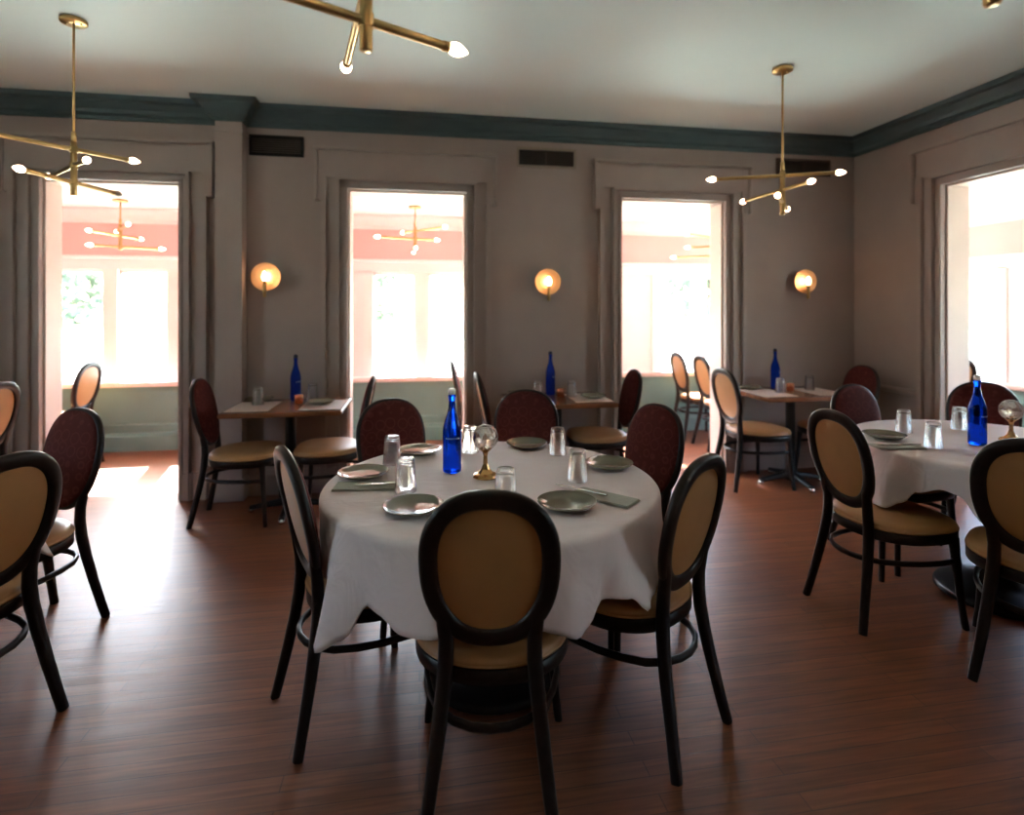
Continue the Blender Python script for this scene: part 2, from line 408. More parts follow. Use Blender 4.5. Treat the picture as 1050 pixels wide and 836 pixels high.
def doorway(n, w0, w1, mat4, wide=True):
    """cased opening; local x along the wall, y=0 the wall face, -y into the room, +y through the wall"""
    r = empty('door_%d' % n); r['kind'] = 'structure'; r.matrix_world = mat4
    L = w1-w0; hx = L/2
    c = MB()
    for sgn in (-1, 1):
        def bx(a, b, d, z0, z1):
            p, q = sorted((sgn*(hx+a), sgn*(hx+b))); c.bbox(p, q, -d, .0, z0, z1, .004, 2)
        bx(0, .028, .052, 0, DH+.028); bx(.026, .060, .042, 0, DH+.06); bx(.058, .082, .070, 0, DH+.082)   # stepped inner architrave
        bx(.080, .165, .030, 0, DH+.16); bx(.160, .198, .060, 0, DH-.09)
        bx(.03, .10, .060, 0, .20); bx(.10, .200, .050, 0, .20)                                              # plinth
    for (a, b, d) in ((0, .028, .052), (.026, .06, .042), (.058, .082, .070)):
        c.bbox(-hx-b, hx+b, -d, 0, DH+a, DH+b, .004, 2)
    c.build('casing', 'trim', r)
    h = MB()
    e = .242
    h.bbox(-hx-e, hx+e, -.042, 0, DH+.082, DH+.30, .004, 2)
    h.bbox(-hx-e-.012, hx+e+.012, -.085, 0, DH+.29, DH+.318, .006, 2); h.bbox(-hx-e-.004, hx+e+.004, -.05, 0, DH+.272, DH+.292, .004, 2)
    for sgn in (-1, 1):
        p, q = sorted((sgn*(hx+.16), sgn*(hx+e))); h.bbox(p, q, -.050, 0, DH-.10, DH+.10, .004, 2)
        p, q = sorted((sgn*(hx+.222), sgn*(hx+e+.004))); h.bbox(p, q, -.080, 0, DH-.104, DH+.29, .006, 2)
    h.build('header', 'trim', r)
    j = MB(); t = .015
    j.box(-hx, -hx+t, .0, WT+.01, 0, DH); j.box(hx-t, hx, .0, WT+.01, 0, DH); j.box(-hx+t, hx-t, .0, WT+.01, DH-t, DH)
    j.build('jamb', 'jamb', r)
    p = MB()
    for sgn in (-1, 1):
        a, b = sorted((sgn*hx, sgn*(hx+.12))); p.bbox(a, b, WT, WT+.03, 0, DH+.005, .004, 2)
    p.build('outer_casing', 'cream', r)
    return r
for i, (a, b) in enumerate(DOORS):
    doorway(i+1, a, b, Matrix.Translation(((a+b)/2, BY, 0)))
for i, (a, b) in enumerate((RD, RD_ADDED)):
    doorway(4+i, a, b, Matrix.Translation((RX, (a+b)/2, 0)) @ Matrix.Rotation(-pi/2, 4, 'Z'))

# ------------------------------------------------------------------ glazed porch
WZ0, WZ1 = .69, 1.83
GW, MU = .455, .135
PAIRS = [(-2.76, 3), (.03, 2), (1.60, 2), (3.30, 2), (4.78, 2)]          # centres of the window pairs in the porch back wall
RPAIRS = [(5.25, 2), (3.75, 2), (2.25, 2), (.75, 2), (-.75, 2)]           # centres along the right porch wall
def porch_wall(name, centres, lo, hi, to_world, th=.09):
    m = MB()
    hw = lambda n: n*GW/2+(n-1)*MU/2
    cuts = sorted([(c-hw(n), c+hw(n)) for c, n in centres])
    def seg(a, b, z0, z1, mi):
        m.m = mi
        x0, y0 = to_world(a, 0); x1, y1 = to_world(b, th)
        m.box(min(x0,x1), max(x0,x1), min(y0,y1), max(y0,y1), z0, z1)
    seg(lo, hi, 0, WZ0, 0); seg(lo, hi, WZ1, PC+.2, 1)
    e = [lo]+[v for c in cuts for v in c]+[hi]
    for i in range(0, len(e), 2):
        if e[i+1]-e[i] > .01: seg(e[i], e[i+1], WZ0, WZ1, 2)
    return struct(name, m, ['sage', 'pink', 'cream'])
tb = lambda a, d: (a, PY+d)
tr = lambda a, d: (PX+d, a)
porch_wall('wall_porch_back', PAIRS, LX-.15, PX+.15, tb)
porch_wall('wall_porch_right', RPAIRS, FY-.15, PY, tr)
m = MB(); m.box(LX-.3, LX-.15, BY, PY+.15, 0, PC+.2); struct('wall_porch_left', m, 'pink')
m = MB(); m.box(LX-.15, PX+.15, BY+WT, PY+.15, PC, PC+.12); m.box(RX+WT, PX+.15, FY-.15, BY+WT, PC, PC+.12); struct('ceiling_porch', m, 'pceil')
def porch_trim(n, run):
    m = MB()
    m.m = 0
    m.sweep(run, [(0,2.29),(.02,2.29),(.03,2.33),(.07,2.37),(.10,2.41),(.10,2.43),(0,2.43)])          # cornice
    m.sweep(run, [(0,WZ1),(.022,WZ1),(.022,WZ1+.10),(.05,WZ1+.112),(.05,WZ1+.135),(0,WZ1+.135)])      # head band over the windows
    m.sweep(run, [(0,.645),(.03,.645),(.035,.665),(.075,.67),(.078,.70),(0,.70)])                       # sill
    m.m = 1
    m.sweep(run, [(0,.52),(.014,.52),(.014,.60),(.022,.645),(0,.645)]); m.sweep(run, [(0,0),(.04,0),(.04,.15),(.02,.18),(0,.18)]); m.sweep(run, [(0,.24),(.016,.24),(.016,.26),(.006,.27),(0,.27)])
    return struct('trim_%d' % n, m, ['cream', 'sage'])
porch_trim(4, [(PX, PY), (LX-.15, PY)])
porch_trim(5, [(PX, FY), (PX, PY)])
def window(n, c, np_, to_world):
    r = empty('window_%d' % n); r['kind'] = 'structure'
    x, y = to_world(c, 0)
    r.location = (x, y, 0); r.rotation_euler = (0, 0, 0 if to_world is tb else -pi/2)
    f = MB(); per = GW+MU
    hw = np_*GW/2+(np_-1)*MU/2
    for k in range(np_-1):
        q = -hw+GW+k*per; f.bbox(q, q+MU, -.012, .085, WZ0, WZ1, .004)
    for s in (-1, 1):
        a, b = sorted((s*hw, s*(hw+.10))); f.bbox(a, b, -.022, .0, WZ0, WZ1+.02, .004)
    P = [(-hw+k*per, -hw+k*per+GW) for k in range(np_)]
    for a, b in P:
        f.box(a, a+.022, .03, .06, WZ0, WZ1); f.box(b-.022, b, .03, .06, WZ0, WZ1)
        f.box(a, b, .03, .06, WZ0, WZ0+.03); f.box(a, b, .03, .06, WZ1-.035, WZ1)
    f.build('window_frame', 'white', r)
    for a, b in P:
        g = MB(); g.box(a+.018, b-.018, .043, .048, WZ0+.02, WZ1-.03); g.build('pane', 'pane', r)
k = 0
for c, q in PAIRS: k += 1; window(k, c, q, tb)
for c, q in RPAIRS: k += 1; window(k, c, q, tr)
for a, b in LW: k += 1; added_window(k, a, b, 'L')
for a, b in FW: k += 1; added_window(k, a, b, 'F')

# ------------------------------------------------------------------ outside
m = MB(); m.box(-60, 60, -40, 70, -.55, -.45); tag(m.build('lawn', 'lawn'), None, None, kind='structure')
def tree_proto():
    r = empty('garden_tree')
    t = MB(); t.tube([(0,0,0),(.05,.02,1.2),(0,.06,2.6),(.1,0,4.2)], [.22,.17,.13,.06], 10); 
    for k in range(5):
        a = k*1.3; t.tube([(0,.03,2.0+.35*k),(cos(a)*.7,sin(a)*.7,2.9+.35*k),(cos(a)*1.3,sin(a)*1.3,3.4+.35*k)], [.07,.05,.02], 6)
    t.build('trunk', 'bark', r)
    c = MB(); rnd = random.Random(3)
    for k in range(2600):
        while True:
            p = Vector((rnd.uniform(-1,1), rnd.uniform(-1,1), rnd.uniform(-1,1)))
            if .25 < p.length < 1 and (sin(p.x*5+1)+sin(p.y*5.5)+sin(p.z*4.5)) > -.7: break
        q = Vector((p.x*2.2, p.y*2.2, 3.6+p.z*2.1)); s = rnd.uniform(.10,.20)
        u = Vector((rnd.gauss(0,1), rnd.gauss(0,1), rnd.gauss(0,1))).normalized(); w = u.orthogonal().normalized()
        c.add([q-u*s, q+w*s*.5, q+u*s, q-w*s*.5], [(0,1,2,3)])
    c.build('crown', 'leaf', r, fix=False)
    r['category'] = 'tree'
    return Proto(r)
TR = tree_proto()
for (x, y, sc, lb) in [(-9.5, 16, .85, 'leafy tree on the lawn seen through the windows behind the left doorway'),
                       (-1.6, 18, .8, 'leafy tree seen through the left pane behind the middle doorway'),
                       (2.2, 15.5, .62, 'small leafy tree seen through the right pane behind the middle doorway'),
                       (10.5, 20, .9, 'leafy tree seen through the window behind the right-hand back doorway'),
                       (-6.6, 24, 1.0, 'tall leafy tree farthest off on the lawn beyond the left doorway')]:
    o = TR.put((x, y, -.45), x*1.7, lb, 'trees outside the porch windows'); o.scale = (sc,)*3

# ------------------------------------------------------------------ dining chair
def chair_proto():
    r = empty('dining_chair'); r['category'] = 'chair'
    lean = radians(12); H0 = .535; Yb = -.205
    def bp(x, h, off=0.):      # point in the plane of the back; off>0 towards the sitter
        return Vector((x, Yb-h*sin(lean)+off*cos(lean), H0+h*cos(lean)+off*sin(lean)))
    def oval(t, sx=1., e=2.35):
        c, s = cos(t), sin(t)
        x = math.copysign(abs(c)**(2/e), c)*.163; h = math.copysign(abs(s)**(2/e), s)*.206
        x *= 1+.07*s
        return x*sx, h*sx
    N = 64
    f = MB()
    path = [bp(oval(2*pi*i/N)[0], .197+oval(2*pi*i/N)[1]) for i in range(N)]
    nrm = bp(0,0,1)-bp(0,0,0)
    f.tube(path, (.0165, .0265), 12, closed=True, flat=.7, up=nrm)
    f.build('back_frame', 'darkwood', r)
    def pad(sign, base, dome, ext):
        p = MB(); V = []; F = []; R = 10
        V.append(bp(0, .197, sign*(base+dome)))
        for k in range(1, R+1):
            q = k/R
            for i in range(N):
                x, h = oval(2*pi*i/N, q*ext)
                V.append(bp(x, .197+h, sign*(base+dome*(1-q**3.0))))
        for i in range(N): F.append((0, 1+i, 1+(i+1) % N))
        if ext > 1:      # upholstered edge folding back on to the frame
            for i in range(N):
                x, h = oval(2*pi*i/N, ext); V.append(bp(x, .197+h, .008))
            R += 1
        for k in range(R-1):
            for i in range(N):
                a = 1+k*N+i; b = 1+k*N+(i+1) % N; F.append((a, a+N, b+N, b))
        p.add(V, F, True)
        return p
    pad(1, .0175, .022, 1.06).build('back_pad', 'maroon', r)['label'] = 'maroon ring-patterned front of the backrest'
    pad(-1, .004, .008, .88).build('back_panel', 'vinyl', r)['label'] = 'tan vinyl rear of the backrest'
    def seat_out(t, gx=0.):
        c, s = cos(t), sin(t); e = 2.9 if s > 0 else 2.3
        x = math.copysign(abs(c)**(2/e), c)*(.237+gx); y = math.copysign(abs(s)**(2/e), s)*(.226+gx)
        x *= 1+.05*s
        return x, y+.020
    def loft(m, rows, n=56):
        V = []; F = []
        for (g, z) in rows:
            if g is None: V.append((0, .020, z)); continue
            for i in range(n):
                x, y = seat_out(2*pi*i/n, g); V.append((x, y, z))
        k = 0
        R = len(rows); idx = []
        o = 0
        for (g, z) in rows:
            idx.append((o, 1 if g is None else n)); o += idx[-1][1]
        for (a, na), (b, nb) in zip(idx[:-1], idx[1:]):
            for i in range(n):
                j = (i+1) % n
                if na == 1: F.append((a, b+i, b+j))
                elif nb == 1: F.append((a+i, a+j, b))
                else: F.append((a+i, a+j, b+j, b+i))
        m.add(V, F, True)
    s = MB(); loft(s, [(None,.386),(-.05,.386),(-.008,.386),(0,.390),(0,.428),(-.004,.432),(-.03,.432),(None,.432)])
    s.build('seat_frame', 'darkwood', r)
    c = MB(); loft(c, [(None,.430),(-.012,.432),(-.001,.436),(.003,.441),(-.001,.446),(-.004,.447),(-.003,.455),(-.010,.464),(-.03,.471),(-.08,.477),(-.14,.480),(None,.481)])
    c.build('seat_cushion', 'vinyl', r)
    for sx in (-1, 1):
        l = MB()
        P = [(.177,-.283,0),(.168,-.270,.06),(.152,-.245,.18),(.138,-.222,.30),(.128,-.209,.39),(.122,-.205,.46),(.121,-.208,.52)]
        W = [(.0165,.0165),(.017,.0175),(.018,.019),(.0195,.0205),(.0205,.0215),(.0200,.0215),(.019,.021)]
        for t_, w_ in ((-38, (.0175,.021)), (-27, (.016,.019)), (-15, (.014,.015)), (-4, (.010,.010))):
            x_, h_ = oval(radians(t_)); q = bp(x_, .197+h_, -.001); P.append((q.x, q.y, q.z)); W.append(w_)
        l.tube([(sx*x,y,z) for x,y,z in P], W, 12, flat=.75, up=(0,1,0)); l.build('leg', 'darkwood', r)
        l = MB()
        P = [(.226,.200,0),(.222,.196,.03),(.214,.190,.10),(.204,.182,.22),(.196,.174,.34),(.192,.170,.40)]
        W = [.013,.0145,.0135,.0155,.019,.021]
        l.tube([(sx*x,y,z) for x,y,z in P], W, 12, flat=.8, up=(0,1,0)); l.build('leg', 'darkwood', r)
    st = MB(); P = [(-.199,.178),(-.208,.09),(-.200,-.01),(-.18,-.09),(-.148,-.16),(-.10,-.205),(-.05,-.228),(0,-.235)]
    P = P+[(-x,y) for x,y in P[-2::-1]]
    st.tube([(x,y,.295) for x,y in P], (.0125,.0095), 10, flat=.8); st.build('stretcher', 'darkwood', r)
    return Proto(r)
CHAIR = chair_proto()
RFY = -.283
def chair(rx, ry, fx, fy, label, group):
    """rx,ry: midpoint of the rear feet; fx,fy: the way the chair faces"""
    l = sqrt(fx*fx+fy*fy); fx /= l; fy /= l
    a = math.atan2(-fx, fy)
    return CHAIR.put((rx-fx*RFY, ry-fy*RFY, 0), a, label, group)
GM = 'chairs around the middle round table'; GR = 'chairs around the right round table'; GL = 'chairs around the left round table'
GS = 'chairs at the small tables along the back wall'; GP = 'chairs on the bright porch'
chair(.180, 1.445, .15, .985, 'nearest dining chair in front of the middle round table, tan oval back facing the viewer', GM)
chair(-.45, 2.008, .91, .41, 'dining chair seen from its side at the left of the middle round table', GM)
chair(.905, 1.68, -.59, .81, 'dining chair with tan back turned away, right front of the middle round table', GM)
chair(-.155, 3.01, .42, -.90, 'maroon-faced dining chair behind the middle round table, left of the blue bottle', GM)
chair(.62, 3.22, -.30, -.95, 'maroon-faced dining chair behind the middle round table, right of the crystal candle holder', GM)
chair(1.17, 2.62, -.94, -.34, 'maroon-faced dining chair at the right rear edge of the middle round table', GM)
chair(1.909, 2.34, 1, .02, 'dining chair with tan oval back at the near left edge of the right round table', GR)
chair(2.194, 1.685, .83, .56, 'large tan-backed dining chair cut by the right edge of the photo', GR)
chair(3.60, 3.08, -.72, -.69, 'maroon-faced dining chair in front of the right wall doorway, behind the blue bottle', GR)
chair(2.68, 3.12, .13, -.99, 'faded maroon-faced dining chair at the far left of the right round table, with worn rim', GR)
chair(-1.31, 2.06, -.94, .34, 'large tan-backed dining chair cut by the left edge of the photo', GL)
chair(-1.59, 2.955, -.48, -.877, 'maroon-faced dining chair standing before the left doorway beside the left round table', GL)
chair(-1.475, 4.10, 1, 0, 'maroon dining chair tucked in left of the first small wall table by the pilaster', GS)
chair(-.328, 4.13, -1, 0, 'dining chair at the right of the first small wall table, against the middle doorway', GS)
chair(.43, 4.20, 1, 0, 'dining chair seen edge-on at the left of the second small wall table', GS)
chair(1.67, 4.19, -1, .02, 'maroon-faced dining chair at the right of the second small wall table, before the third doorway', GS)
chair(2.42, 4.19, 1, .04, 'pale tan oval-backed dining chair left of the third small wall table', GS)
chair(3.70, 4.18, -1, -.03, 'shadowed maroon dining chair in the far room corner', GS)
chair(-2.70, 4.15, -1, .1, 'dining chair at the left photo edge, only the rim of its tan back showing', GS)
chair(-2.93, 5.62, -1, .05, 'porch chair with pale glossy oval back seen through the left doorway', GP)
chair(-3.48, 5.80, -1, .05, 'porch chair half hidden by the left jamb of the left doorway', GP)
chair(2.83, 5.86, 1, 0, 'porch chair seen through the third doorway, left one of the pair of pale oval backs', GP)
chair(2.86, 5.38, 1, -.03, 'porch chair seen through the third doorway, right one of the pair of pale oval backs', GP)
chair(.30, 5.30, 1, 0, 'porch chair peeping past the right jamb of the middle doorway', GP)
chair(5.29, 4.76, .2, 1, 'porch chair of which only the pale back top shows through the right wall doorway', GP)

# ------------------------------------------------------------------ round tables and cloths
def round_table_proto():
    r = empty('round_table'); r['category'] = 'table'
    m = MB(); m.lathe([(0,.715),(.62,.715),(.63,.722),(.63,.738),(.62,.742),(0,.742)], 64); m.build('table_top', 'tablewood', r)
    m = MB(); m.lathe([(0,.10),(.055,.10),(.05,.14),(.042,.18),(.042,.66),(.06,.68),(.16,.69),(.16,.714),(0,.714)], 32); m.build('column', 'black_metal', r)
    m = MB(); m.lathe([(0,0),(.257,0),(.265,.008),(.265,.022),(.257,.034),(.22,.046),(.15,.068),(.09,.085),(.075,.115),(0,.115)], 56); m.build('base', 'black_metal', r)
    return Proto(r)
RT = round_table_proto()
T_MID = (.283, 2.20); T_RIGHT = (2.85, 2.356); T_LEFT = (-2.17, 2.33)
RT.put((*T_MID, 0), 0, 'middle round pedestal table with black disc base under white cloth', 'round pedestal tables')
RT.put((*T_RIGHT, 0), 0, 'right round pedestal table with black disc base, by the right wall doorway', 'round pedestal tables')
RT.put((*T_LEFT, 0), 0, 'left round pedestal table mostly outside the left edge of the photo', 'round pedestal tables')

def cloth(center, hem, label, R=.645, ztop=.7495, seed=1):
    """hem: (angle, z, flare) control points round the table"""
    rnd = random.Random(seed)
    H = sorted(hem); N = 240
    def at(a):
        a %= 360
        for i in range(len(H)):
            a0, z0, f0 = H[i]; a1, z1, f1 = H[(i+1) % len(H)]
            if i == len(H)-1: a1 += 360
            b = a if a >= a0 else a+360
            if a0 <= b <= a1:
                t = (b-a0)/(a1-a0); t = t*t*(3-2*t)
                return z0+(z1-z0)*t, f0+(f1-f0)*t
        return H[0][1], H[0][2]
    ph = [rnd.uniform(0, 6.28) for _ in range(6)]
    V = [(0,0,ztop)]; F = []; rows = 0
    def wr(x, y): return .0016*(sin(x*11+y*17+ph[0])+sin(-x*16+y*8+ph[1]))*.5
    for rr in [.08,.16,.24,.32,.40,.47,.53,.58,.61]:
        for i in range(N):
            a = 2*pi*i/N; x, y = rr*cos(a), rr*sin(a); V.append((x, y, ztop+wr(x, y)*min(1, (.63-rr)/.1)))
        rows += 1
    for q in range(1, 5):
        t = q/4*pi/2
        for i in range(N):
            a = 2*pi*i/N; rr = R-.02+.02*sin(t); V.append((rr*cos(a), rr*sin(a), ztop-.018*(1-cos(t))))
        rows += 1
    K = 14
    for q in range(1, K+1):
        for i in range(N):
            d = 360*i/N; a = radians(d); z, fl = at(d)
            t = q/K; zz = ztop-.018-(ztop-.018-z)*t
            drop = (ztop-z)/.3
            rip = (.013*sin(7*a+ph[2])+.011*sin(13*a+ph[3]+1.5*sin(2*a))+.006*sin(22*a+ph[4]))*t*min(1.2, drop)
            rr = R+fl*t**1.2+rip+.004*t
            V.append((rr*cos(a), rr*sin(a), zz+.004*sin(17*a+ph[5])*t))
        rows += 1
    for i in range(N): F.append((0, 1+i, 1+(i+1) % N))
    for k in range(rows-1):
        for i in range(N):
            a = 1+k*N+i; b = 1+k*N+(i+1) % N; F.append((a, a+N, b+N, b))
    m = MB(); m.add(V, F, True); o = m.build('tablecloth', 'cloth')
    sm = o.modifiers.new('thickness', 'SOLIDIFY'); sm.thickness = .0025; sm.offset = 1
    o.location = (*center, 0)
    return tag(o, label, 'tablecloth', 'white tablecloths')
cloth(T_MID, [(0,.50,.01),(16,.49,.01),(30,.50,.01),(50,.495,.03),(70,.508,.01),(90,.50,.03),(106,.508,.01),(122,.508,.01),(138,.50,.02),(152,.46,.05),(168,.505,.0),(180,.51,-.028),(203,.51,-.028),
              (208,.48,.015),(216,.385,.075),(222,.43,.05),(228,.535,.015),(233,.53,.02),(240,.505,.025),(247,.505,.015),(258,.51,.0),(272,.51,.0),(279,.50,.01),(284,.485,.02),(288,.50,.01),(293,.555,.0),(300,.555,.04),(305,.505,.06),(309,.52,.035),(314,.525,.02),(322,.51,.02),(330,.52,.01),(345,.50,.01)],
      'white tablecloth with hanging points on the middle round table', seed=4)
cloth(T_RIGHT, [(0,.47,.03),(20,.50,.03),(45,.505,.01),(65,.50,.02),(80,.50,.01),(105,.50,.01),(130,.46,.03),(152,.50,.02),(170,.50,.02),(178,.488,.04),(184,.486,.055),(189,.53,.03),(194,.60,.01),(203,.635,.005),(208,.625,.01),(216,.54,.03),(225,.50,.04),(240,.50,.02),(270,.47,.03),(300,.44,.04),(330,.48,.02)],
      'white tablecloth on the right round table, one corner hanging by a tan chair seat', seed=9)
cloth(T_LEFT, [(0,.505,.01),(7,.49,.05),(12,.44,.10),(17,.48,.06),(23,.505,.01),(45,.51,.01),(70,.505,.01),(110,.44,.04),(160,.48,.02),(200,.43,.05),(250,.50,.02),(290,.44,.04),(330,.50,.01),(345,.50,.01)],
      'white tablecloth glimpsed between the two chairs at the left edge', seed=5)

# ------------------------------------------------------------------ small wall tables
def small_table_proto(w=.78, d=.60):
    r = empty('small_table'); r['category'] = 'table'
    m = MB(); m.bbox(-w/2, w/2, -d/2, d/2, .712, .745, .006, 3); m.build('table_top', 'tablewood', r)
    m = MB(); m.lathe([(0,.06),(.045,.06),(.038,.09),(.038,.67),(.05,.69),(0,.69)], 24); m.box(-.15,.15,-.02,.02,.69,.712); m.box(-.02,.02,-.15,.15,.69,.712); m.build('column', 'black_metal', r)
    b = MB()
    for k in range(4):
        a = k*pi/2
        b.tube([(cos(a)*.03,sin(a)*.03,.065),(cos(a)*.14,sin(a)*.14,.05),(cos(a)*.27,sin(a)*.27,.032)], [(.028,.03),(.022,.026),(.014,.02)], 10, flat=.8)
    b.lathe([(0,.03),(.055,.03),(.055,.09),(.045,.10),(0,.10)], 20)
    bo = b.build('base', 'black_metal', r)
    for k in range(4):
        a = k*pi/2; g = MB(); g.lathe([(0,0),(.018,0),(.02,.006),(.02,.018),(.012,.03),(0,.03)], 16, (cos(a)*.262, sin(a)*.262, 0)); g.build('foot_glide', 'steel', bo)
    return Proto(r)
ST = small_table_proto()
SMALL = [(-.903, 4.183), (1.04, 4.178), (3.02, 4.183)]
GT = 'small wooden tables along the back wall'
ST.put((*SMALL[0], 0), 0, 'small square wooden pedestal table against the wall left of the middle doorway', GT)
ST.put((*SMALL[1], 0), 0, 'small wooden pedestal table against the wall between the middle and third doorways', GT)
ST.put((*SMALL[2], 0), 0, 'small wooden pedestal table against the wall right of the third doorway', GT)
ST.put((3.63, 5.62, 0), 0, 'small wooden table on the bright porch beyond the pair of pale chairs', 'tables on the porch')

# ------------------------------------------------------------------ tableware
def bottle_proto(cap='stopper'):
    r = empty('water_bottle'); r['category'] = 'bottle'
    m = MB()
    o = [(0,0),(.030,0),(.0365,.004),(.038,.012),(.038,.165),(.0365,.185),(.030,.212),(.021,.238),(.0155,.262),(.0135,.285),(.0135,.305),(.0155,.307),(.0155,.316),(.0125,.318)]
    o[-1] = (.0125,.3175); m.lathe(o+[(0,.3178)], 36); m.build('glass_body', 'blue', r)
    s = MB(); s.lathe([(0,.3182),(.0098,.3182),(.0150,.319),(.0158,.326),(.0150,.338),(.010,.344),(0,.345)], 20); s.build('stopper', cap, r)
    l = MB()
    for k in range(-7, 8):        # pale print band round the front of the bottle
        a = -pi/2+k*.10; h = .004+.003*((k*7) % 3)/2
        for (z, hh) in ((.140, h),):
            for dz in (0,):
                P = [(cos(a+da)*.0384, sin(a+da)*.0384, zz) for da, zz in ((-.03,z),(.03,z),(.03,z+hh),(-.03,z+hh))]
                Q = [(x*1.012, y*1.012, zz) for x, y, zz in P]
                l.add(P+Q, [(0,3,2,1),(4,5,6,7),(0,1,5,4),(1,2,6,5),(2,3,7,6),(3,0,4,7)])
    l.build('printed_mark', 'labelink', r)
    return Proto(r)
def glass_proto():
    m = MB()   # tumbler standing upside down
    m.lathe([(.0395,0),(.0405,.002),(.0315,.116),(.0290,.122),(.012,.1225),(0,.121),(0,.106),(.0240,.105),(.0280,.098),(.0378,.002),(.0395,0)], 32)
    r = m.build('tumbler', 'glass', weld=True); r['category'] = 'glass'
    return Proto(r)
def plate_proto(R=.100):
    m = MB()
    m.lathe([(0,0),(.056,0),(.060,.003),(R*.8,.008),(R,.020),(R*1.005,.023),(R*.985,.0235),(R*.82,.013),(.058,.0075),(0,.0065)], 48)
    r = m.build('dinner_plate', 'plate'); r['category'] = 'plate'
    return Proto(r)
def candle_proto():
    r = empty('candle_holder'); r['category'] = 'candle holder'
    m = MB(); m.lathe([(0,0),(.05,0),(.052,.004),(.048,.012),(.032,.018),(.018,.032),(.010,.052),(.0085,.085),(.012,.098),(.02,.106),(.026,.112),(0,.113)], 10, smooth=False); m.build('stem', 'gold', r)
    bm = bmesh.new(); bmesh.ops.create_icosphere(bm, subdivisions=2, radius=.050); bm.verts.index_update()
    rq = random.Random(5)
    for v in bm.verts: v.co *= 1+rq.uniform(-.05, .05)
    c = MB(); V = [(v.co.x, v.co.y, v.co.z+.158) for v in bm.verts]; Fc = [[v.index for v in f.verts] for f in bm.faces if f.calc_center_median().z < .040]
    c.add(V, Fc); V2 = [(v.co.x*.84, v.co.y*.84, v.co.z*.84+.158) for v in bm.verts]; c.add(V2, [f[::-1] for f in Fc]); bm.free()
    c.build('crystal_globe', 'crystal', r)['label'] = 'faceted crystal globe'
    g = MB()
    for k in range(6):
        a = k*pi/6
        g.tube([(cos(t)*cos(a)*.0505, cos(t)*sin(a)*.0505, .158+sin(t)*.0505) for t in [2*pi*i/36 for i in range(36)]], .0012, 6, closed=True)
    g.lathe([(.026,.198),(.028,.200),(.026,.203),(.024,.200),(.026,.198)], 24)
    g.build('wire_cage', 'steel', r)
    return Proto(r)
def votive_proto():
    r = empty('votive_cup'); r['category'] = 'candle'
    m = MB(); m.lathe([(0,0),(.026,0),(.030,.004),(.032,.058),(.0315,.060),(.029,.058),(.0265,.008),(0,.006)], 24); m.build('cup', 'copper', r)
    w = MB(); w.lathe([(0,.007),(.024,.007),(.0255,.032),(0,.033)], 20); w.build('wax', 'stopper', r)
    return Proto(r)
def placemat_proto():
    m = MB(); m.bbox(-.14, .14, -.20, .20, 0, .002, .0006, 1); r = m.build('placemat', 'placemat'); r['category'] = 'placemat'
    return Proto(r)
def napkin_proto():
    m = MB(); m.bbox(-.115, .115, -.05, .05, 0, .004, .0015, 2); m.bbox(-.113, .113, -.048, .046, .004, .008, .0015, 2)
    r = m.build('folded_napkin', 'napkin'); r['category'] = 'napkin'
    return Proto(r)
def knife_proto():
    r = empty('table_knife'); r['category'] = 'knife'
    b = MB(); b.tube([(.0,0,.003),(.05,.001,.003),(.10,.002,.003),(.115,.004,.003)], [(.0012,.008),(.0012,.010),(.0012,.008),(.0008,.002)], 8); b.build('blade', 'steel', r)
    h = MB(); h.tube([(-.10,0,.0045),(-.06,0,.0045),(0,0,.004)], [(.0042,.008),(.0038,.0065),(.003,.005)], 10); h.build('handle', 'steel', r)
    return Proto(r)
DBOT = bottle_proto('darkcap')
BOT, GLS, PLT, CAN, VOT, MAT_, NAP, KNF = bottle_proto(), glass_proto(), plate_proto(), candle_proto(), votive_proto(), placemat_proto(), napkin_proto(), knife_proto()
CZ = .7545
GG = 'upside-down tumblers'; GB = 'blue glass bottles'; GPL = 'round plates'; GPM = 'paper placemats on the small tables'; GV = 'copper votive cups'
def T(p): return (*p, CZ)
BOT.put((.133, 2.315, CZ), 0, 'cobalt blue bottle with highlight-white stopper on the middle round table', GB)
CAN.put((.26, 2.22, CZ), .2, 'crystal globe candle holder on gold stem beside the middle table bottle', 'crystal candle holders')
# middle table
for p, lb in [((-.222, 2.307), 'sage plate at the left edge of the middle round table'),
              ((.0, 2.638), 'sage plate at the far left of the middle round table, behind two tumblers'),
              ((-.019, 1.886), 'sage plate at the near left of the middle table, partly hidden by the front chair'),
              ((.517, 2.684), 'sage plate at the far side of the middle round table, before a maroon chair back'),
              ((.492, 1.838), 'sage plate at the near right of the middle table, beside the front chair back'),
              ((.795, 2.276), 'sage plate at the right edge of the middle round table')]:
    PLT.put(T(p), 0, lb, GPL)
for p, lb in [((-.116, 2.474), 'upside-down tumbler at the far left of the middle table, behind another tumbler'),
              ((-.049, 2.093), 'upside-down tumbler beside the knife at the left of the middle table'),
              ((.631, 2.516), 'upside-down tumbler at the far right of the middle round table'),
              ((.609, 2.115), 'upside-down tumbler at the right of the middle table, left of the rim plate'),
              ((.292, 1.90), 'upside-down tumbler right behind the front chair back on the middle table'),
              ((.235, 2.62), 'upside-down tumbler between blue bottle and crystal globe on the middle table')]:
    GLS.put(T(p), 0, lb, GG)
NAP.put((-.20, 2.165, CZ), -.10, 'pale grey folded napkin at the left of the middle table, under a knife', 'folded napkins')
KNF.put((-.125, 2.16, CZ+.0085), pi-.05, 'table knife lying on the left napkin of the middle table', 'table knives')
NAP.put((.645, 1.90, CZ), -.82, 'pale grey folded napkin at the near right of the middle table', 'folded napkins')
KNF.put((.585, 1.965, CZ+.0085), 2.32, 'table knife across the near right napkin of the middle table', 'table knives')
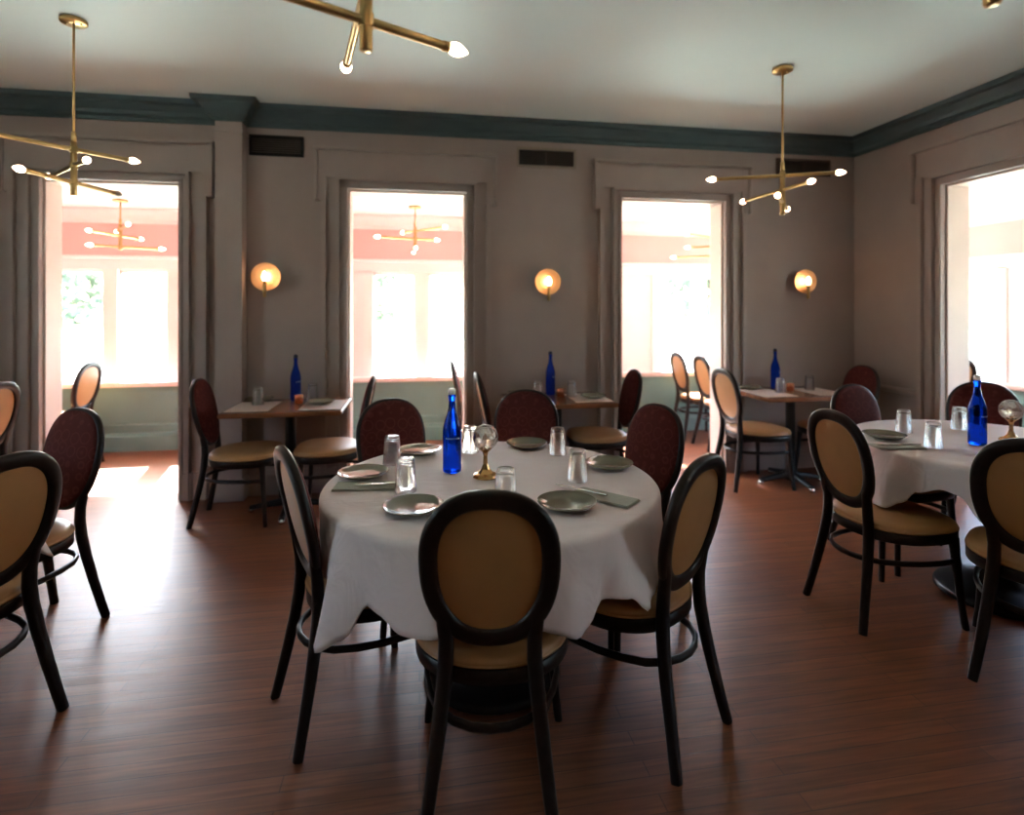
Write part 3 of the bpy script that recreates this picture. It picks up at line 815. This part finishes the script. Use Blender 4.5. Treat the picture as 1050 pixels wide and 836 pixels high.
# right table
BOT.put((2.726, 2.359, CZ), .3, 'cobalt blue bottle with highlight-white stopper on the right round table', GB)
CAN.put((2.965, 2.39, CZ), .5, 'crystal globe candle holder on the right round table at the photo edge', 'crystal candle holders')
for p, lb in [((2.394, 2.564), 'sage plate at the far left of the right round table'),
              ((2.47, 1.98), 'sage plate at the near edge of the right round table, mostly hidden by the chair')]: PLT.put(T(p), 0, lb, GPL)
for p, lb in [((2.604, 2.66), 'upside-down tumbler farthest left on the right round table, behind the plate'),
              ((2.458, 2.343), 'upside-down tumbler beside the knife tip on the right round table'),
              ((2.98, 2.68), 'upside-down tumbler just behind the blue bottle on the right round table')]: GLS.put(T(p), 0, lb, GG)
NAP.put((2.285, 2.375, CZ), -.16, 'pale grey folded napkin at the left edge of the right round table', 'folded napkins')
KNF.put((2.30, 2.37, CZ+.0085), pi-.16, 'table knife lying on the napkin of the right round table', 'table knives')
# small tables
WZ = .7455
for (bx, by), w, oc in zip(SMALL, ('first small wall table', 'second small wall table', 'third small wall table'), (0, 1, 2)):
    DBOT.put((bx-.005, by+.19, WZ), 1., 'dark blue bottle with dark cap at the wall side of the '+w, GB)
    VOT.put((bx+.045, by+.06, WZ), 0, 'copper votive cup in front of the bottle on the '+w, GV)
    MAT_.put((bx-.235, by-.035, WZ), 0, 'paper placemat on the left half of the '+w, GPM)
    MAT_.put((bx+.235, by-.035, WZ), 0, 'paper placemat on the right half of the '+w, GPM)
PLT.put((-1.165, 4.385, WZ+.0022), 0, 'dark-looking plate at the left end of the first small wall table', GPL)
PLT.put((-.70, 4.19, WZ+.0022), 0, 'plate on the right placemat of the first small wall table', GPL)
PLT.put((.79, 4.38, WZ+.0022), 0, 'plate at the left end of the second small wall table', GPL)
PLT.put((1.315, 4.13, WZ+.0022), 0, 'plate on the right placemat of the second small wall table', GPL)
PLT.put((2.78, 4.37, WZ+.0022), 0, 'plate at the left end of the third small wall table, by the pale chair back', GPL)
for p, lb in [((-1.13, 4.215), 'upside-down tumbler on the left placemat of the first small wall table'),
              ((-.79, 4.39), 'upside-down tumbler at the right rear of the first small wall table'),
              ((.90, 4.21), 'upside-down tumbler left of the bottle on the second small wall table'),
              ((1.165, 4.21), 'upside-down tumbler right of the copper votive on the second small wall table'),
              ((2.90, 4.14), 'upside-down tumbler in front of the bottle on the third small wall table'),
              ((3.24, 4.24), 'upside-down tumbler right of the copper votive on the third small wall table')]:
    on = abs(p[0]-(min(SMALL, key=lambda q: abs(q[0]-p[0]))[0])) > .10
    GLS.put((*p, WZ+(.0022 if on else 0)), 0, lb, GG)

# ------------------------------------------------------------------ chandeliers
A0 = radians(9.4)
def off(l, d): return Vector((l*cos(A0)+d*sin(A0), -l*sin(A0)+d*cos(A0), 0))
def chandelier(loc, ceil, zs, arms, label, group, bulb='bulb', scale=1.):
    """arms: (z, (l,d) of one end, (l,d) of the other, lit?, lit?) measured from the stem"""
    r = empty('chandelier', (loc[0], loc[1], ceil)); tag(r, label, 'chandelier', group)
    Z = lambda z: z-ceil
    m = MB(); m.lathe([(0,-.022),(.058,-.022),(.062,-.018),(.062,-.003),(.058,0),(0,0)], 36)
    m.lathe([(0,-.027),(.006,-.027),(.006,-.02),(0,-.02)], 10, (.036,0,0)); m.lathe([(0,-.027),(.006,-.027),(.006,-.02),(0,-.02)], 10, (-.036,0,0))
    m.build('canopy', 'brass', r)
    z0, z1 = zs
    m = MB(); m.lathe([(0,Z(z1)-.01),(.0062,Z(z1)-.01),(.0062,-.02),(0,-.02)], 14); m.lathe([(0,Z(z1)),(.0125,Z(z1)),(.0125,Z(z1)+.05),(.009,Z(z1)+.056),(0,Z(z1)+.056)], 16); m.build('rod', 'brass', r)
    m = MB(); m.lathe([(0,Z(z0)),(.0140,Z(z0)),(.0155,Z(z0)+.003),(.0155,Z(z1)),(0,Z(z1))], 20); m.build('stem', 'brass', r)
    for (z, e0, e1, l0, l1) in arms:
        p0 = off(*e0)*scale; p1 = off(*e1)*scale
        d = (p1-p0).normalized()
        # one straight bar passing the stem
        mid = Vector((0,0,Z(z)))
        L0 = p0.length; L1 = p1.length
        s = d.cross(Vector((0,0,1)))*.0
        a = mid-d*L0+s; b = mid+d*L1+s
        m = MB(); m.tube([a, b], .0115, 16)
        m.tube([mid+Vector((0,0,-.017)), mid+Vector((0,0,.017))], .019, 16)
        ao = m.build('arm', 'brass', r)
        for q, dd, lit in ((a, -d, l0), (b, d, l1)):
            k = MB(); k.lathe([(0,-.012),(.0135,-.012),(.0135,.006),(.009,.008),(0,.008)], 16, q, axis=dd); k.build('socket', 'brass', ao)
            g = MB(); g.lathe([(0,.006),(.010,.006),(.015,.014),(.0180,.024),(.0175,.034),(.0135,.046),(.008,.056),(.003,.064),(0,.066)], 18, q, axis=dd)
            g.build('bulb', bulb if lit else 'bulb_off', ao)
    return r
GC = 'brass chandeliers in the dining room'; GCP = 'brass chandeliers on the porch'
ZS = (2.03, 2.315)
chandelier((2.297, 3.257), CH, ZS, [(2.282, (-.385,.10), (.29,-.075), 1, 1), (2.19, (-.085,.36), (.05,-.21), 1, 1), (2.11, (-.10,-.205), (.15,.20), 1, 1)],
           'brass rod chandelier at the right, hung above the third small wall table side', GC)
chandelier((-1.82, 3.33), CH, ZS, [(2.278, (-.30,-.42), (.14,.21), 1, 1), (2.19, (-.31,.22), (.13,-.10), 1, 1), (2.10, (-.055,-.26), (-.0,.26), 1, 0)],
           'brass rod chandelier at the left before the left doorway, one bulb unlit', GC)
chandelier((-.127, 1.39), CH, (2.045, 2.33), [(2.29, (-.42,.0), (.30,.0), 1, 1), (2.20, (-.17,.42), (.08,-.2), 1, 1), (2.118, (-.20,-.16), (.185,.125), 1, 1)],
           'nearest brass chandelier cut off by the top edge of the photo', GC)
chandelier((1.157, .97), CH, (2.045, 2.33), [(2.29, (-.42,.0), (.30,.0), 1, 1), (2.20, (-.1,-.38), (.06,.18), 1, 1), (2.118, (-.24,-.03), (.24,.03), 1, 1)],
           'brass chandelier of which only the stem tip shows at the top right corner', GC)
chandelier((-2.70, 5.64), PC, (1.97, 2.20), [(2.16, (-.12,.13), (.26,-.28), 1, 1), (2.10, (-.03,-.31), (.02,.22), 1, 1), (2.0, (-.15,-.12), (.23,.18), 1, 1)],
           'pale porch chandelier seen through the left doorway', GCP, 'pbulb')
chandelier((-.04, 5.53), PC, (1.99, 2.22), [(2.19, (-.12,.10), (.30,-.25), 1, 1), (2.113, (-.30,-.15), (.17,.085), 1, 1), (2.01, (-.06,.25), (.02,-.10), 1, 1)],
           'pale porch chandelier seen through the middle doorway', GCP, 'pbulb')
chandelier((3.08, 5.45), PC, (1.95, 2.22), [(2.18, (-.37,-.25), (.2,.135), 1, 1), (2.09, (-.24,.10), (.3,-.125), 1, 1), (1.99, (-.37,.17), (.2,-.09), 1, 1)],
           'pale porch chandelier half hidden by the right jamb of the third doorway', GCP, 'pbulb')

# ------------------------------------------------------------------ wall sconces
def sconce_proto():
    r = empty('wall_sconce'); r['category'] = 'wall light'
    m = MB(); m.lathe([(0,0),(.045,0),(.045,-.010),(.04,-.014),(0,-.014)], 28, axis=(0,1,0)); m.lathe([(0,0),(.008,0),(.008,.06),(0,.06)], 12, axis=(0,-1,0)); m.build('wall_plate', 'brass', r)
    m = MB(); m.lathe([(0,.052),(.07,.053),(.098,.056),(.108,.060),(.110,.064),(.107,.064),(.096,.060),(.07,.057),(0,.056)], 48, axis=(0,-1,0)); m.build('reflector_disc', 'dish', r)
    m = MB(); m.lathe([(0,-.155),(.011,-.155),(.0125,-.153),(.0125,-.035),(.009,-.028),(0,-.028)], 18, (0,-.098,0)); m.tube([(0,-.056,-.085),(0,-.098,-.085)], .006, 10); m.build('stem', 'brass', r)
    g = MB(); g.lathe([(0,-.03),(.010,-.03),(.015,-.02),(.019,-.006),(.019,.006),(.014,.022),(.007,.034),(0,.042)], 18, (0,-.098,0)); g.build('bulb', 'sbulb', r)
    return Proto(r)
SC = sconce_proto()
GSC = 'brass disc wall sconces'
SC.put((-1.15, BY, 1.672), 0, 'glowing brass disc sconce beside the pilaster, above the first small wall table', GSC)
SC.put((1.045, BY, 1.652), 0, 'glowing brass disc sconce between the middle and third doorways', GSC)
SC.put((3.40, BY, 1.675), 0, 'glowing brass disc sconce right of the third doorway, nearest the room corner', GSC)

# ------------------------------------------------------------------ air vents
def vent(x0, x1, z0, z1, frame, label, mid=0):
    r = empty('air_vent', ((x0+x1)/2, BY, (z0+z1)/2)); tag(r, label, 'vent', 'wall air vents')
    w = (x1-x0)/2; h = (z1-z0)/2
    m = MB(); m.box(-w+.004, w-.004, -.004, 0, -h+.004, h-.004); m.build('dark_backing', 'ventin', r)  # flat near-black plate paints in the shade behind the louvres
    m = MB(); e = .022
    m.bbox(-w, w, -.016, 0, h-e, h, .003); m.bbox(-w, w, -.016, 0, -h, -h+e, .003); m.bbox(-w, -w+e, -.016, 0, -h+e, h-e, .003); m.bbox(w-e, w, -.016, 0, -h+e, h-e, .003)
    m.build('frame', frame, r)
    m = MB(); n = 7
    for k in range(n):
        z = -h+e+(k+.5)*(2*h-2*e)/n
        m.add([(-w+e,-.013,z-.005),(w-e,-.013,z-.005),(w-e,-.004,z+.003),(-w+e,-.004,z+.003),(-w+e,-.012,z-.0065),(w-e,-.012,z-.0065),(w-e,-.003,z+.0015),(-w+e,-.003,z+.0015)],
              [(0,1,2,3),(7,6,5,4),(0,4,5,1),(1,5,6,2),(2,6,7,3),(3,7,4,0)])
    if mid: m.box(-.004, .004, -.015, -.004, -h+e, h-e)
    m.build('louvre', 'vent', r)
vent(-1.285, -.885, 2.605, 2.765, 'ventin', 'black air vent high on the wall right beside the pilaster')
vent(.79, 1.30, 2.60, 2.77, 'ventframe', 'brown air vent with pale frame, between the middle and third doorways', 1)
vent(3.15, 3.69, 2.63, 2.78, 'vent', 'dark air vent high in the corner behind the right chandelier', 1)

# ------------------------------------------------------------------ light, sky, camera
w = bpy.data.worlds.new('sky'); S.world = w; w.use_nodes = True
nt = w.node_tree; nt.nodes.clear()
o = nt.nodes.new('ShaderNodeOutputWorld'); bg = nt.nodes.new('ShaderNodeBackground'); sk = nt.nodes.new('ShaderNodeTexSky')
sk.sky_type = 'NISHITA'; sk.sun_disc = False; sk.sun_elevation = radians(50); sk.sun_rotation = radians(-17); sk.dust_density = 2.5
bg.inputs['Strength'].default_value = 1.2
nt.links.new(sk.outputs[0], bg.inputs[0]); nt.links.new(bg.outputs[0], o.inputs[0])
sd = bpy.data.lights.new('sun', 'SUN'); sd.energy = 30; sd.angle = radians(.6); sd.color = (.96, .98, 1.05)
so = bpy.data.objects.new('sun', sd); COL.objects.link(so)
el = radians(49); v = Vector((.20*cos(el), -.98*cos(el), -sin(el)))
so.rotation_euler = v.to_track_quat('-Z', 'Y').to_euler(); so.location = (0, 12, 12)

cd = bpy.data.cameras.new('camera'); co = bpy.data.objects.new('camera', cd); COL.objects.link(co)
co.location = (0, 0, 1.42); co.rotation_euler = (pi/2, 0, -A0)
cd.sensor_width = 36; cd.sensor_fit = 'HORIZONTAL'; cd.lens = 574/1050*36; cd.shift_y = -100/1050; cd.clip_start = .05
cd.dof.use_dof = True; cd.dof.focus_distance = 2.1; cd.dof.aperture_fstop = 1.4
S.camera = co
S.view_settings.view_transform = 'Standard'; S.view_settings.look = 'None'; S.view_settings.gamma = 1; S.view_settings.use_curve_mapping = False
S.view_settings.exposure = 2.0
c = S.cycles
c.use_denoising = True; c.max_bounces = 14; c.diffuse_bounces = 8; c.glossy_bounces = 6; c.transmission_bounces = 10; c.transparent_max_bounces = 12
c.sample_clamp_indirect = 6; c.caustics_refractive = False; c.caustics_reflective = False; c.blur_glossy = 1.0
